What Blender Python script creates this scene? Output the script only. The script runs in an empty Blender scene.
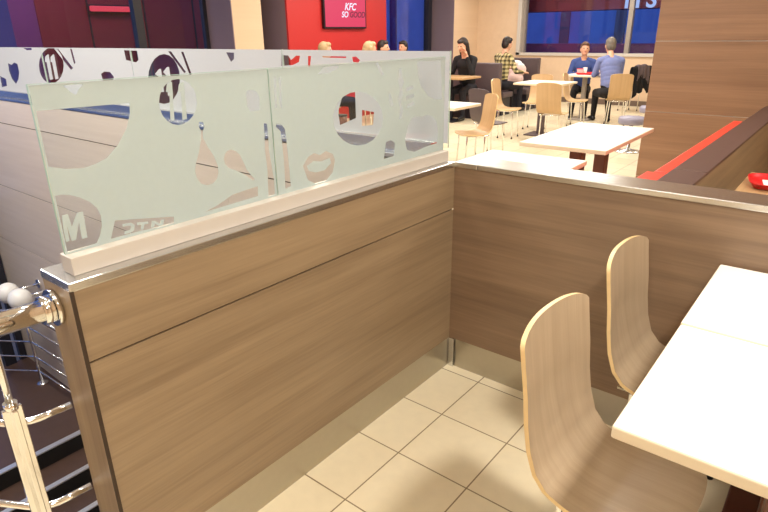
import bpy, bmesh, math, random
import numpy as np
from mathutils import Vector, Matrix, Euler
random.seed(4)
S = bpy.context.scene
COL = S.collection
R = math.radians

# ------------------------------------------------------------------ materials
def new_mat(name):
    m = bpy.data.materials.new(name); m.use_nodes = True
    nt = m.node_tree
    return m, nt, nt.nodes['Principled BSDF']

def srgb(r, g, b):
    f = lambda c: (c/255/12.92) if c/255 <= .04045 else ((c/255+.055)/1.055)**2.4
    return (f(r), f(g), f(b), 1)

def plain(name, col, rough=.5, metal=0, var=.06, scale=30, spec=.5, sheen=0):
    """one colour with a slight procedural mottle"""
    m, nt, b = new_mat(name)
    n = nt.nodes.new('ShaderNodeTexNoise'); n.inputs['Scale'].default_value = scale
    tc = nt.nodes.new('ShaderNodeTexCoord'); nt.links.new(tc.outputs['Object'], n.inputs['Vector'])
    mx = nt.nodes.new('ShaderNodeMix'); mx.data_type = 'RGBA'
    mx.inputs['A'].default_value = tuple(c*(1-var) for c in col[:3])+(1,)
    mx.inputs['B'].default_value = tuple(min(1, c*(1+var)) for c in col[:3])+(1,)
    nt.links.new(n.outputs['Fac'], mx.inputs['Factor']); nt.links.new(mx.outputs['Result'], b.inputs['Base Color'])
    b.inputs['Roughness'].default_value = rough; b.inputs['Metallic'].default_value = metal
    b.inputs['Specular IOR Level'].default_value = spec
    if sheen: b.inputs['Sheen Weight'].default_value = sheen
    return m

def laminate(name, light, dark, along='X', rough=.38, fine=1.0, contrast=1.0, coords='Object'):
    """wood-print laminate: grain drawn out along one axis"""
    m, nt, b = new_mat(name)
    tc = nt.nodes.new('ShaderNodeTexCoord')
    def grain(sa, sc, detail, dist):
        mp = nt.nodes.new('ShaderNodeMapping')
        v = [sc, sc, sc]; v['XYZ'.index(along)] = sa
        mp.inputs['Scale'].default_value = v
        nt.links.new(tc.outputs[coords], mp.inputs['Vector'])
        n = nt.nodes.new('ShaderNodeTexNoise'); n.inputs['Scale'].default_value = 1
        n.inputs['Detail'].default_value = detail; n.inputs['Distortion'].default_value = dist
        n.inputs['Roughness'].default_value = .6
        nt.links.new(mp.outputs['Vector'], n.inputs['Vector']); return n
    a = grain(.7*fine, 17*fine, 5, .15); c = grain(3*fine, 130*fine, 3, .1); e = grain(.5*fine, 4*fine, 2, .2)
    s1 = nt.nodes.new('ShaderNodeMath'); s1.operation = 'MULTIPLY_ADD'; s1.inputs[1].default_value = .55
    nt.links.new(a.outputs['Fac'], s1.inputs[0])
    s2 = nt.nodes.new('ShaderNodeMath'); s2.operation = 'MULTIPLY'; s2.inputs[1].default_value = .2
    nt.links.new(c.outputs['Fac'], s2.inputs[0]); nt.links.new(s2.outputs[0], s1.inputs[2])
    s3 = nt.nodes.new('ShaderNodeMath'); s3.operation = 'MULTIPLY_ADD'; s3.inputs[1].default_value = .25
    nt.links.new(e.outputs['Fac'], s3.inputs[0]); nt.links.new(s1.outputs[0], s3.inputs[2])
    rp = nt.nodes.new('ShaderNodeValToRGB')
    h = .17/contrast
    rp.color_ramp.elements[0].position = .5-h; rp.color_ramp.elements[0].color = dark
    rp.color_ramp.elements[1].position = .5+h; rp.color_ramp.elements[1].color = light
    nt.links.new(s3.outputs[0], rp.inputs['Fac']); nt.links.new(rp.outputs['Color'], b.inputs['Base Color'])
    b.inputs['Roughness'].default_value = rough
    return m

def tiles(name, c1, c2, grout, size, off, rough=.3, gap=.004):
    m, nt, b = new_mat(name)
    tc = nt.nodes.new('ShaderNodeTexCoord'); mp = nt.nodes.new('ShaderNodeMapping')
    mp.inputs['Location'].default_value = off
    nt.links.new(tc.outputs['Object'], mp.inputs['Vector'])
    br = nt.nodes.new('ShaderNodeTexBrick'); br.offset = 0; br.squash = 1
    for k, v in (('Color1', c1), ('Color2', c2), ('Mortar', grout)): br.inputs[k].default_value = v
    br.inputs['Scale'].default_value = 1; br.inputs['Mortar Size'].default_value = gap/2
    br.inputs['Mortar Smooth'].default_value = .1; br.inputs['Bias'].default_value = 0
    br.inputs['Brick Width'].default_value = size; br.inputs['Row Height'].default_value = size
    nt.links.new(mp.outputs['Vector'], br.inputs['Vector'])
    n = nt.nodes.new('ShaderNodeTexNoise'); n.inputs['Scale'].default_value = 22; n.inputs['Detail'].default_value = 4
    nt.links.new(tc.outputs['Object'], n.inputs['Vector'])
    mr = nt.nodes.new('ShaderNodeMapRange'); mr.inputs['To Min'].default_value = .93; mr.inputs['To Max'].default_value = 1.05
    nt.links.new(n.outputs['Fac'], mr.inputs['Value'])
    mx = nt.nodes.new('ShaderNodeVectorMath'); mx.operation = 'SCALE'
    nt.links.new(br.outputs['Color'], mx.inputs[0]); nt.links.new(mr.outputs['Result'], mx.inputs['Scale'])
    nt.links.new(mx.outputs['Vector'], b.inputs['Base Color'])
    b.inputs['Roughness'].default_value = rough
    return m

def glass(name, tint=(1, 1, 1, 1), refl=.9):
    m, nt, b = new_mat(name); nt.nodes.remove(b)
    out = nt.nodes['Material Output']
    t = nt.nodes.new('ShaderNodeBsdfTransparent'); t.inputs['Color'].default_value = tint
    g = nt.nodes.new('ShaderNodeBsdfGlossy'); g.inputs['Roughness'].default_value = .02
    f = nt.nodes.new('ShaderNodeFresnel'); f.inputs['IOR'].default_value = 1.45
    ge = nt.nodes.new('ShaderNodeNewGeometry'); io = nt.nodes.new('ShaderNodeMapRange')   # same reflectance from either face of a thin pane
    io.inputs['To Min'].default_value = 1.45; io.inputs['To Max'].default_value = 1/1.45
    nt.links.new(ge.outputs['Backfacing'], io.inputs['Value']); nt.links.new(io.outputs['Result'], f.inputs['IOR'])
    mu = nt.nodes.new('ShaderNodeMath'); mu.operation = 'MULTIPLY'; mu.inputs[1].default_value = refl
    nt.links.new(f.outputs[0], mu.inputs[0])
    mx = nt.nodes.new('ShaderNodeMixShader')
    nt.links.new(mu.outputs[0], mx.inputs[0]); nt.links.new(t.outputs[0], mx.inputs[1]); nt.links.new(g.outputs[0], mx.inputs[2])
    nt.links.new(mx.outputs[0], out.inputs['Surface']); return m

def frosted(name, col, clear):
    """matt translucent window film"""
    m, nt, b = new_mat(name); nt.nodes.remove(b)
    out = nt.nodes['Material Output']
    d = nt.nodes.new('ShaderNodeBsdfDiffuse'); l = nt.nodes.new('ShaderNodeBsdfTranslucent'); t = nt.nodes.new('ShaderNodeBsdfTransparent')
    n = nt.nodes.new('ShaderNodeTexNoise'); n.inputs['Scale'].default_value = 60
    tc = nt.nodes.new('ShaderNodeTexCoord'); nt.links.new(tc.outputs['Object'], n.inputs['Vector'])
    mc = nt.nodes.new('ShaderNodeMix'); mc.data_type = 'RGBA'
    mc.inputs['A'].default_value = tuple(c*.96 for c in col[:3])+(1,); mc.inputs['B'].default_value = col
    nt.links.new(n.outputs['Fac'], mc.inputs['Factor'])
    for s in (d, l): nt.links.new(mc.outputs['Result'], s.inputs['Color'])
    a = nt.nodes.new('ShaderNodeMixShader'); a.inputs[0].default_value = .45
    nt.links.new(d.outputs[0], a.inputs[1]); nt.links.new(l.outputs[0], a.inputs[2])
    c = nt.nodes.new('ShaderNodeMixShader'); c.inputs[0].default_value = clear
    nt.links.new(a.outputs[0], c.inputs[1]); nt.links.new(t.outputs[0], c.inputs[2])
    nt.links.new(c.outputs[0], out.inputs['Surface']); return m

def emit(name, col, k):
    m, nt, b = new_mat(name)
    b.inputs['Base Color'].default_value = (0, 0, 0, 1)
    b.inputs['Emission Color'].default_value = col; b.inputs['Emission Strength'].default_value = k
    return m

def plaid_mat():
    m, nt, b = new_mat('plaid_cotton')
    tc = nt.nodes.new('ShaderNodeTexCoord')
    sep = nt.nodes.new('ShaderNodeSeparateXYZ'); nt.links.new(tc.outputs['Object'], sep.inputs[0])
    def band(sock, f, ph, th):
        k = nt.nodes.new('ShaderNodeMath'); k.operation = 'MULTIPLY_ADD'; k.inputs[1].default_value = f; k.inputs[2].default_value = ph
        nt.links.new(sock, k.inputs[0])
        s = nt.nodes.new('ShaderNodeMath'); s.operation = 'SINE'; nt.links.new(k.outputs[0], s.inputs[0])
        g = nt.nodes.new('ShaderNodeMath'); g.operation = 'GREATER_THAN'; g.inputs[1].default_value = th
        nt.links.new(s.outputs[0], g.inputs[0]); return g.outputs[0]
    y1 = band(sep.outputs['Y'], 85, 0, .1); z1 = band(sep.outputs['Z'], 85, .6, .1)
    ad = nt.nodes.new('ShaderNodeMath'); ad.operation = 'ADD'; nt.links.new(y1, ad.inputs[0]); nt.links.new(z1, ad.inputs[1])
    dv = nt.nodes.new('ShaderNodeMath'); dv.operation = 'MULTIPLY'; dv.inputs[1].default_value = .5; nt.links.new(ad.outputs[0], dv.inputs[0])
    rp = nt.nodes.new('ShaderNodeValToRGB'); rp.color_ramp.interpolation = 'CONSTANT'
    e = rp.color_ramp.elements; e[0].color = srgb(206, 192, 142); e[0].position = 0
    e[1].position = .35; e[1].color = srgb(140, 126, 84)
    q = e.new(.8); q.color = srgb(58, 54, 40)
    nt.links.new(dv.outputs[0], rp.inputs['Fac']); nt.links.new(rp.outputs['Color'], b.inputs['Base Color'])
    b.inputs['Roughness'].default_value = .85
    return m

WL, WD = srgb(168, 145, 114), srgb(124, 103, 79)
M = dict(
    wood_y=laminate('brown_oak_laminate_lengthwise', WL, WD, 'Y'),
    wood_x=laminate('brown_oak_laminate', srgb(148, 122, 97), srgb(108, 86, 67), 'X'),
    wood_end=laminate('brown_oak_laminate_end', WL, WD, 'Z'),
    wood_pillar=laminate('pillar_laminate', srgb(164, 126, 95), srgb(126, 93, 68), 'X', .42, .7),
    wood_far=laminate('brown_oak_laminate_light_paled', srgb(218, 203, 188), srgb(200, 183, 168), 'X', .3, 1, .8),  # front laminate made paler, stronger stairwell light put into the colour
    wood_table=laminate('light_oak_tabletop', srgb(205, 170, 125), srgb(170, 132, 90), 'Y', .4),
    wall_beige=laminate('beige_wall_panel', srgb(228, 200, 168), srgb(212, 182, 150), 'Y', .6, .5, .6),
    shell=laminate('taupe_veneer', srgb(192, 171, 143), srgb(162, 140, 114), 'X', .32, 1.6, .8, 'UV'),
    shell_far=laminate('beech_veneer', srgb(212, 178, 132), srgb(186, 150, 106), 'X', .4, 1.6, .7, 'UV'),
    ply=plain('plywood_edge', srgb(232, 202, 148), .4, var=.1),
    floor=tiles('cream_floor_tiles', srgb(232, 220, 190), srgb(226, 212, 180), srgb(138, 118, 88), .302, (-.193+3.02, .048+3.02, 0), .3, .0055),
    stone=plain('dark_brown_stone', srgb(82, 62, 54), .35, var=.15, scale=12),
    black=plain('black_rubber', srgb(22, 20, 20), .6),
    steel=plain('brushed_steel', (.66, .66, .65, 1), .27, 1, .05, 60),
    nosing=plain('steel_nosing', (.82, .82, .8, 1), .45, 1, .02),
    kick=plain('satin_steel_skirting', (.50, .465, .40, 1), .3, 1, .04, 40),
    chrome=plain('polished_chrome', (.86, .86, .85, 1), .09, 1, .02),
    white_top=plain('white_laminate', srgb(246, 242, 232), .35, var=.01),
    cream_edge=plain('cream_tabletop_edge', srgb(232, 216, 188), .4, var=.02),
    channel=plain('beige_painted_aluminium', srgb(202, 194, 184), .35, var=.02),
    gap=plain('dark_joint', srgb(58, 42, 28), .7),
    column=plain('dark_red_brown_lacquer', srgb(104, 60, 46), .35),
    glass=glass('clear_screen_glass', (.97, .99, .975, 1), .6),
    glass_edge=plain('green_glass_edge', srgb(186, 212, 198), .15),
    window_glass=glass('window_glass', (.9, .92, .95, 1), 1.0),
    film=frosted('white_frosted_film', srgb(208, 217, 214), .13),
    film_far=frosted('pale_frosted_film', srgb(214, 216, 220), .14),
    red=plain('red_wall_paint', srgb(186, 40, 38), .45, var=.03),
    red_vinyl=plain('red_vinyl', srgb(236, 70, 52), .4, var=.03),
    red_plastic=plain('red_plastic', srgb(216, 28, 34), .3, var=.03),
    dark_vinyl=plain('dark_brown_vinyl', srgb(92, 70, 66), .4, var=.08),
    grey_vinyl=plain('grey_brown_vinyl', srgb(88, 74, 76), .5, var=.06),
    stool_grey=plain('blue_grey_vinyl', srgb(150, 146, 165), .45),
    frame_dark=plain('dark_window_frame', srgb(34, 34, 44), .4),
    frame_grey=plain('grey_window_frame', srgb(150, 140, 130), .4),
    mauve=plain('mauve_grey_shade_and_pilaster', srgb(128, 110, 118), .55, var=.03),  # shaded pier sides put into the colour; also the plain pilaster colour
    ceiling=plain('white_ceiling', srgb(235, 228, 215), .8, var=.02),
    base=plain('dark_skirting', srgb(110, 92, 80), .5),
    skin=plain('skin', srgb(222, 168, 138), .5, var=.03),
    black_cloth=plain('black_cotton', srgb(24, 22, 25), .9, var=.15),
    dark_cloth=plain('dark_denim', srgb(28, 26, 34), .9, var=.15),
    blue_knit=plain('light_blue_knit', srgb(118, 128, 176), .9, var=.1, scale=80),
    navy_knit=plain('blue_sweatshirt', srgb(62, 80, 138), .9, var=.1, scale=80),
    grey_cloth=plain('grey_cotton', srgb(120, 112, 112), .9, var=.1),
    red_cloth=plain('dull_red_cotton', srgb(98, 80, 74), .9, var=.1),
    plaid=plaid_mat(),
    pink=plain('pale_pink_quilting', srgb(232, 200, 192), .8, var=.08, scale=25),
    hair_dark=plain('dark_brown_hair', srgb(36, 24, 20), .55, var=.3, scale=60),
    hair_blond=plain('blond_hair', srgb(190, 160, 118), .55, var=.2, scale=60),
    hair_brown=plain('brown_hair', srgb(92, 62, 42), .55, var=.25, scale=60),
    hair_grey=plain('grey_hair', srgb(112, 102, 92), .6, var=.25, scale=60),
    eye=plain('dark_eye', srgb(30, 22, 20), .2),
    lip=plain('lip', srgb(176, 96, 88), .5),
    shoe=plain('black_leather', srgb(20, 18, 18), .4),
    white=plain('white_plastic', srgb(232, 230, 226), .35, var=.01),
    paper=plain('white_paper', srgb(240, 238, 232), .7),
    maroon=plain('maroon_backdrop', srgb(118, 38, 50), .5, var=.12, scale=3),
    purple=plain('purple_panel', srgb(112, 58, 114), .5, var=.1, scale=3),
    blue_panel=plain('blue_cladding', srgb(130, 158, 222), .4, var=.25, scale=1.2),
    pavement=plain('grey_pavement', srgb(110, 108, 112), .8),
    tv_black=plain('black_bezel', srgb(26, 16, 20), .35),
    tv_screen=emit('pink_red_screen', srgb(214, 52, 92), 1.15),
    tv_white=emit('screen_white', srgb(235, 232, 250), 1.1),
    tv_dark=emit('screen_dark_red', srgb(120, 22, 60), .9),
    reflection_red=emit('glowing_red_reflection', srgb(235, 70, 90), 1.0),
    letter=emit('lit_pale_letter', srgb(150, 178, 235), 1.0),
)

# ------------------------------------------------------------------ mesh helpers
class MB:
    def __init__(s): s.bm = bmesh.new(); s.mi = 0
    def _tag(s, faces):
        for f in faces: f.material_index = s.mi
        return faces
    def box(s, lo, hi, bev=0, seg=2):
        b = bmesh.new(); bmesh.ops.create_cube(b, size=1)
        lo, hi = Vector(lo), Vector(hi)
        for v in b.verts: v.co = Vector((lo[i]+(v.co[i]+.5)*(hi[i]-lo[i]) for i in range(3)))
        if bev: bmesh.ops.bevel(b, geom=b.edges[:], offset=bev, segments=seg, profile=.5, affect='EDGES')
        return s.merge(b)
    def merge(s, b, mat=None):
        if mat is not None: bmesh.ops.transform(b, matrix=mat, verts=b.verts[:])
        mp = {v: s.bm.verts.new(v.co) for v in b.verts}
        for f in b.faces:
            try:
                g = s.bm.faces.new([mp[v] for v in f.verts]); g.material_index = s.mi; g.smooth = f.smooth
            except ValueError: pass
        b.free(); return s
    def tube(s, pts, r, n=10, cap=True):
        pts = [Vector(p) for p in pts]; rs = r if isinstance(r, (list, tuple)) else [r]*len(pts)
        rings = []; up = None
        for i, p in enumerate(pts):
            t = (pts[min(i+1, len(pts)-1)]-pts[max(i-1, 0)]).normalized()
            if up is None: up = Vector((0, 0, 1)) if abs(t.z) < .9 else Vector((1, 0, 0))
            a = t.cross(up).normalized(); up = a.cross(t).normalized()
            rings.append([s.bm.verts.new(p+rs[i]*(a*math.cos(q)+up*math.sin(q))) for q in (2*math.pi*k/n for k in range(n))])
        for A, B in zip(rings, rings[1:]):
            for k in range(n):
                f = s.bm.faces.new((A[k], A[(k+1) % n], B[(k+1) % n], B[k])); f.smooth = True; f.material_index = s.mi
        if cap:
            for q in (rings[0][::-1], rings[-1]): s.bm.faces.new(q).material_index = s.mi
        return s
    def lathe(s, prof, c=(0, 0, 0), n=28):
        c = Vector(c); rings = []
        for r, z in prof:
            if r < 1e-6: rings.append([s.bm.verts.new(c+Vector((0, 0, z)))])
            else: rings.append([s.bm.verts.new(c+Vector((r*math.cos(2*math.pi*k/n), r*math.sin(2*math.pi*k/n), z))) for k in range(n)])
        for A, B in zip(rings, rings[1:]):
            for k in range(n):
                v = [A[k % len(A)], A[(k+1) % len(A)], B[(k+1) % len(B)], B[k % len(B)]]
                v = list(dict.fromkeys(v))
                if len(v) > 2:
                    f = s.bm.faces.new(v); f.smooth = True; f.material_index = s.mi
        for q in (rings[0][::-1], rings[-1]):
            if len(q) > 2: s.bm.faces.new(q).material_index = s.mi
        return s
    def ball(s, c, r, rot=None, u=20, v=12):
        b = bmesh.new(); bmesh.ops.create_uvsphere(b, u_segments=u, v_segments=v, radius=1)
        for f in b.faces: f.smooth = True
        r = r if isinstance(r, (tuple, list)) else (r, r, r)
        m = Matrix.Translation(c) @ ((rot or Euler()).to_matrix().to_4x4()) @ Matrix.Diagonal((*r, 1))
        return s.merge(b, m)
    def capsule(s, p, q, r1, r2, n=14):
        p, q = Vector(p), Vector(q); s.ball(p, r1, None, n, 8); s.ball(q, r2, None, n, 8)
        return s.tube([p, q], [r1, r2], n)
    def build(s, name, mats, parent=None, loc=None):
        if not isinstance(mats, (list, tuple)): mats = [mats]
        me = bpy.data.meshes.new(name)
        bmesh.ops.recalc_face_normals(s.bm, faces=s.bm.faces[:])
        s.bm.to_mesh(me); s.bm.free()
        for m in mats: me.materials.append(M[m] if isinstance(m, str) else m)
        return link(name, me, parent, loc)

def link(name, me, parent=None, loc=None):
    o = bpy.data.objects.new(name, me); COL.objects.link(o)
    if parent: o.parent = parent
    if loc: o.location = loc
    return o
def tag(o, label=None, cat=None, group=None, kind=None):
    for k, v in (('label', label), ('category', cat), ('group', group), ('kind', kind)):
        if v: o[k] = v
    return o
def thing(name, label, cat, loc=(0, 0, 0), rz=0, group=None):
    o = bpy.data.objects.new(name, None); COL.objects.link(o); o.empty_display_size = .1
    o.location = loc; o.rotation_euler = (0, 0, R(rz))
    return tag(o, label, cat, group)
def box(name, lo, hi, mat, parent=None, bev=0): return MB().box(lo, hi, bev).build(name, mat, parent)
def struct(name, mb, mat): return tag(mb.build(name, mat), kind='structure')
def kids(o): return [c for c in bpy.data.objects if c.parent == o]
def copy_tree(o, parent=None):
    c = o.copy(); COL.objects.link(c)
    if parent: c.parent = parent
    for k in kids(o): copy_tree(k, c)
    return c
def flat_shape(name, border, holes, islands, thick, mat, to3d, parent=None):
    """thin sheet cut out as in 2-D (even-odd), mapped to the place by to3d(u, v, w)"""
    cu = bpy.data.curves.new(name, 'CURVE'); cu.dimensions = '2D'; cu.fill_mode = 'BOTH'; cu.extrude = thick/2
    for poly in [border]+holes+islands:
        if len(poly) < 3: continue
        sp = cu.splines.new('POLY'); sp.points.add(len(poly)-1); sp.use_cyclic_u = True
        for p, (u, v) in zip(sp.points, poly): p.co = (u, v, 0, 1)
    t = bpy.data.objects.new('tmp', cu); COL.objects.link(t)
    me = bpy.data.meshes.new_from_object(t.evaluated_get(bpy.context.evaluated_depsgraph_get()))
    bpy.data.objects.remove(t); bpy.data.curves.remove(cu)
    for v in me.vertices: v.co = to3d(*v.co)
    me.materials.clear(); me.materials.append(M[mat]); me.name = name
    bm = bmesh.new(); bm.from_mesh(me); bmesh.ops.recalc_face_normals(bm, faces=bm.faces[:]); bm.to_mesh(me); bm.free()
    return link(name, me, parent)
def text_shape(name, body, size, thick, mat, to3d, parent=None, shear=0):
    cu = bpy.data.curves.new(name, 'FONT'); cu.body = body; cu.size = size; cu.extrude = thick/2; cu.shear = shear
    cu.offset = size*.02
    t = bpy.data.objects.new('tmp', cu); COL.objects.link(t)
    me = bpy.data.meshes.new_from_object(t.evaluated_get(bpy.context.evaluated_depsgraph_get()))
    bpy.data.objects.remove(t); bpy.data.curves.remove(cu)
    for v in me.vertices: v.co = to3d(*v.co)
    me.materials.clear(); me.materials.append(M[mat]); me.name = name
    return link(name, me, parent)
def clip(poly, lo, hi):
    def cut(pts, ax, lim, keep):
        out = []
        for a, b in zip(pts, pts[1:]+pts[:1]):
            ia, ib = keep(a[ax], lim), keep(b[ax], lim)
            if ia: out.append(a)
            if ia != ib:
                t = (lim-a[ax])/(b[ax]-a[ax]); q = [a[0]+t*(b[0]-a[0]), a[1]+t*(b[1]-a[1])]; q[ax] = lim; out.append(tuple(q))
        return out
    ge = lambda v, l: v >= l; le = lambda v, l: v <= l
    for ax in (0, 1):
        if poly: poly = cut(poly, ax, lo[ax], ge)
        if poly: poly = cut(poly, ax, hi[ax], le)
    return poly
FRONT_CLEAR=[[(-1.5625, 1.357), (-1.5138, 1.3562), (-1.4374, 1.3551), (-1.355, 1.3541), (-1.3579, 1.3312), (-1.3715, 1.2977), (-1.4006, 1.2616), (-1.4322, 1.2359), (-1.4601, 1.2266), (-1.4887, 1.2223), (-1.5277, 1.2271), (-1.5655, 1.2394), (-1.5635, 1.2964)], [(-1.1716, 1.3395), (-1.177, 1.322), (-1.1875, 1.3067), (-1.2018, 1.2954), (-1.2185, 1.289), (-1.2357, 1.2883), (-1.2518, 1.293), (-1.2651, 1.3027), (-1.2746, 1.3163), (-1.2793, 1.3323), (-1.2789, 1.3494), (-1.2736, 1.3659), (-1.2639, 1.3804), (-1.2505, 1.3915), (-1.2347, 1.3983), (-1.2179, 1.3999), (-1.2017, 1.3962), (-1.1877, 1.3873), (-1.1773, 1.3739), (-1.1717, 1.3575)], [(-1.1731, 1.2884), (-1.1609, 1.287), (-1.1579, 1.2762), (-1.1644, 1.2638), (-1.167, 1.2457), (-1.155, 1.2198), (-1.1395, 1.1929), (-1.1304, 1.1636), (-1.1315, 1.1441), (-1.1386, 1.1285), (-1.1532, 1.1186), (-1.173, 1.1176), (-1.1909, 1.1262), (-1.201, 1.1434), (-1.2043, 1.1631), (-1.1981, 1.1836), (-1.1846, 1.211), (-1.1739, 1.2413), (-1.1705, 1.2646), (-1.1761, 1.2784)], [(-1.103, 1.1925), (-1.0953, 1.1997), (-1.0814, 1.2017), (-1.065, 1.1949), (-1.0526, 1.1816), (-1.0415, 1.1566), (-1.0333, 1.1347), (-1.0207, 1.1175), (-1.0075, 1.1029), (-1.0154, 1.0999), (-1.0322, 1.1137), (-1.0487, 1.1272), (-1.072, 1.1403), (-1.0949, 1.1516), (-1.1067, 1.1651), (-1.1082, 1.1794)], [(-1.19, 1.0454), (-1.1455, 1.0552), (-1.0948, 1.0731), (-1.044, 1.0772), (-0.9989, 1.0799), (-1.0023, 1.0499)], [(-1.5647, 1.1732), (-1.5476, 1.1729), (-1.531, 1.1681), (-1.5107, 1.1578), (-1.4906, 1.1425), (-1.4775, 1.1249), (-1.472, 1.1039), (-1.4742, 1.0795), (-1.4835, 1.0568), (-1.4936, 1.0419), (-1.5345, 1.0388), (-1.5665, 1.0386), (-1.5658, 1.106)], [(-1.441, 1.0848), (-1.2847, 1.056), (-1.2879, 1.036), (-1.3834, 1.0423), (-1.4591, 1.0423)], [(-0.9555, 1.26), (-0.9446, 1.2558), (-0.9434, 1.2146), (-0.9453, 1.1793), (-0.935, 1.0919), (-0.9363, 1.0418), (-0.9627, 1.0381), (-0.9576, 1.1208), (-0.9605, 1.1816)], [(-0.9101, 1.2531), (-0.8907, 1.2493), (-0.8762, 1.2326), (-0.8734, 1.1988), (-0.8718, 1.1523), (-0.8686, 1.0533), (-0.8924, 1.0485), (-0.8895, 1.1397), (-0.8921, 1.1954), (-0.8947, 1.2289), (-0.9112, 1.2429)], [(-0.9038, 1.3858), (-0.8962, 1.3853), (-0.9015, 1.2974), (-0.9093, 1.2982)], [(-0.8847, 1.3847), (-0.877, 1.3842), (-0.882, 1.2955), (-0.8899, 1.2963)], [(-0.8117, 1.1072), (-0.7874, 1.1322), (-0.7597, 1.1407), (-0.7329, 1.1299), (-0.704, 1.1385), (-0.6713, 1.1233), (-0.6628, 1.1015), (-0.6752, 1.0624), (-0.711, 1.0382), (-0.7585, 1.0375), (-0.7936, 1.0579)], [(-0.7942, 1.1041), (-0.7617, 1.1149), (-0.7298, 1.1078), (-0.6866, 1.1123), (-0.6829, 1.0947), (-0.7131, 1.0763), (-0.7555, 1.0756), (-0.7867, 1.0864)], [(-0.4004, 1.2102), (-0.4082, 1.181), (-0.4294, 1.1565), (-0.4615, 1.1393), (-0.5008, 1.1313), (-0.5428, 1.1328), (-0.583, 1.1433), (-0.6178, 1.1615), (-0.644, 1.1852), (-0.6596, 1.2122), (-0.6638, 1.2399), (-0.6562, 1.2661), (-0.6377, 1.2886), (-0.6097, 1.3053), (-0.5745, 1.3149), (-0.5348, 1.3161), (-0.4943, 1.3085), (-0.4569, 1.2924), (-0.4266, 1.269), (-0.4069, 1.2406)], [(-0.7229, 1.3839), (-0.6994, 1.4007), (-0.6621, 1.4111), (-0.615, 1.4106), (-0.635, 1.3945), (-0.6731, 1.3842)], [(-0.4461, 1.4147), (-0.4297, 1.4141), (-0.4135, 1.3934), (-0.3916, 1.3618), (-0.4031, 1.3591), (-0.4249, 1.3872)], [(-0.3031, 1.3778), (-0.2848, 1.3768), (-0.2849, 1.3521), (-0.2725, 1.3299), (-0.285, 1.3091), (-0.2788, 1.2833), (-0.2913, 1.2588), (-0.2788, 1.2281), (-0.2852, 1.199), (-0.304, 1.1974), (-0.2976, 1.2374), (-0.3098, 1.275), (-0.2973, 1.3029), (-0.3094, 1.3394)], [(-0.3636, 1.3009), (-0.352, 1.2893), (-0.3404, 1.2525), (-0.3525, 1.2465), (-0.3641, 1.2691)], [(-0.2599, 1.3073), (-0.2151, 1.315), (-0.215, 1.3003), (-0.2599, 1.2927)], [(-0.2598, 1.278), (-0.2083, 1.2849), (-0.2081, 1.27), (-0.2598, 1.2633)], [(-0.2534, 1.2479), (-0.208, 1.2549), (-0.2012, 1.2392), (-0.2533, 1.233)], [(-0.2205, 1.1918), (-0.194, 1.1965), (-0.1599, 1.1888), (-0.1253, 1.1929), (-0.0824, 1.1842), (-0.0526, 1.1648), (-0.0361, 1.1219), (-0.0416, 1.0687), (-0.1293, 1.0651), (-0.2058, 1.0567), (-0.2528, 1.072), (-0.266, 1.1129), (-0.2466, 1.1642)], [(-0.3844, 1.1222), (-0.3541, 1.1254), (-0.3296, 1.1105), (-0.3363, 1.0619), (-0.3975, 1.0606), (-0.3909, 1.0934)], [(-0.1901, 1.3993), (-0.0251, 1.3963), (-0.0113, 1.2452), (-0.0555, 1.2471), (-0.1131, 1.2657), (-0.1621, 1.3076), (-0.1829, 1.3534)], [(-1.0102, 1.352), (-0.999, 1.3565), (-0.9849, 1.3554), (-0.9713, 1.3489), (-0.9641, 1.3317), (-0.968, 1.2984), (-1.0026, 1.2978), (-1.011, 1.3166)], [(-1.5013, 1.4064), (-1.4562, 1.4075), (-1.4548, 1.4031), (-1.4654, 1.3943), (-1.4743, 1.3823), (-1.482, 1.3871), (-1.4925, 1.3984)]]
FRONT_ISLANDS=[[(-1.5573, 1.1262), (-1.5441, 1.126), (-1.5415, 1.0948), (-1.5241, 1.1247), (-1.5105, 1.1243), (-1.5125, 1.0612), (-1.5253, 1.0615), (-1.5241, 1.1023), (-1.539, 1.0624), (-1.5485, 1.0627), (-1.5514, 1.101), (-1.5534, 1.0641), (-1.5635, 1.0641)], [(-1.4245, 1.071), (-1.4026, 1.0695), (-1.3941, 1.061), (-1.3979, 1.0489), (-1.4058, 1.0447), (-1.4241, 1.045), (-1.4223, 1.0518), (-1.4084, 1.052), (-1.4036, 1.0596), (-1.4064, 1.0632), (-1.4249, 1.0644)], [(-1.3874, 1.0658), (-1.3582, 1.0615), (-1.358, 1.0548), (-1.3687, 1.0563), (-1.3735, 1.0445), (-1.3809, 1.0446), (-1.3773, 1.0574), (-1.3878, 1.0589)], [(-1.3474, 1.0596), (-1.3393, 1.0583), (-1.3271, 1.0462), (-1.3226, 1.056), (-1.3127, 1.0548), (-1.3194, 1.0407), (-1.3294, 1.0408), (-1.3405, 1.0511), (-1.3447, 1.0427), (-1.3531, 1.043)], [(-1.2503, 1.3901), (-1.2358, 1.3939), (-1.2436, 1.3017), (-1.2548, 1.303), (-1.2466, 1.3706), (-1.2561, 1.3714)], [(-1.217, 1.3878), (-1.2021, 1.3916), (-1.2075, 1.3001), (-1.2209, 1.2991), (-1.2144, 1.3681), (-1.2229, 1.3688)]]
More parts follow.
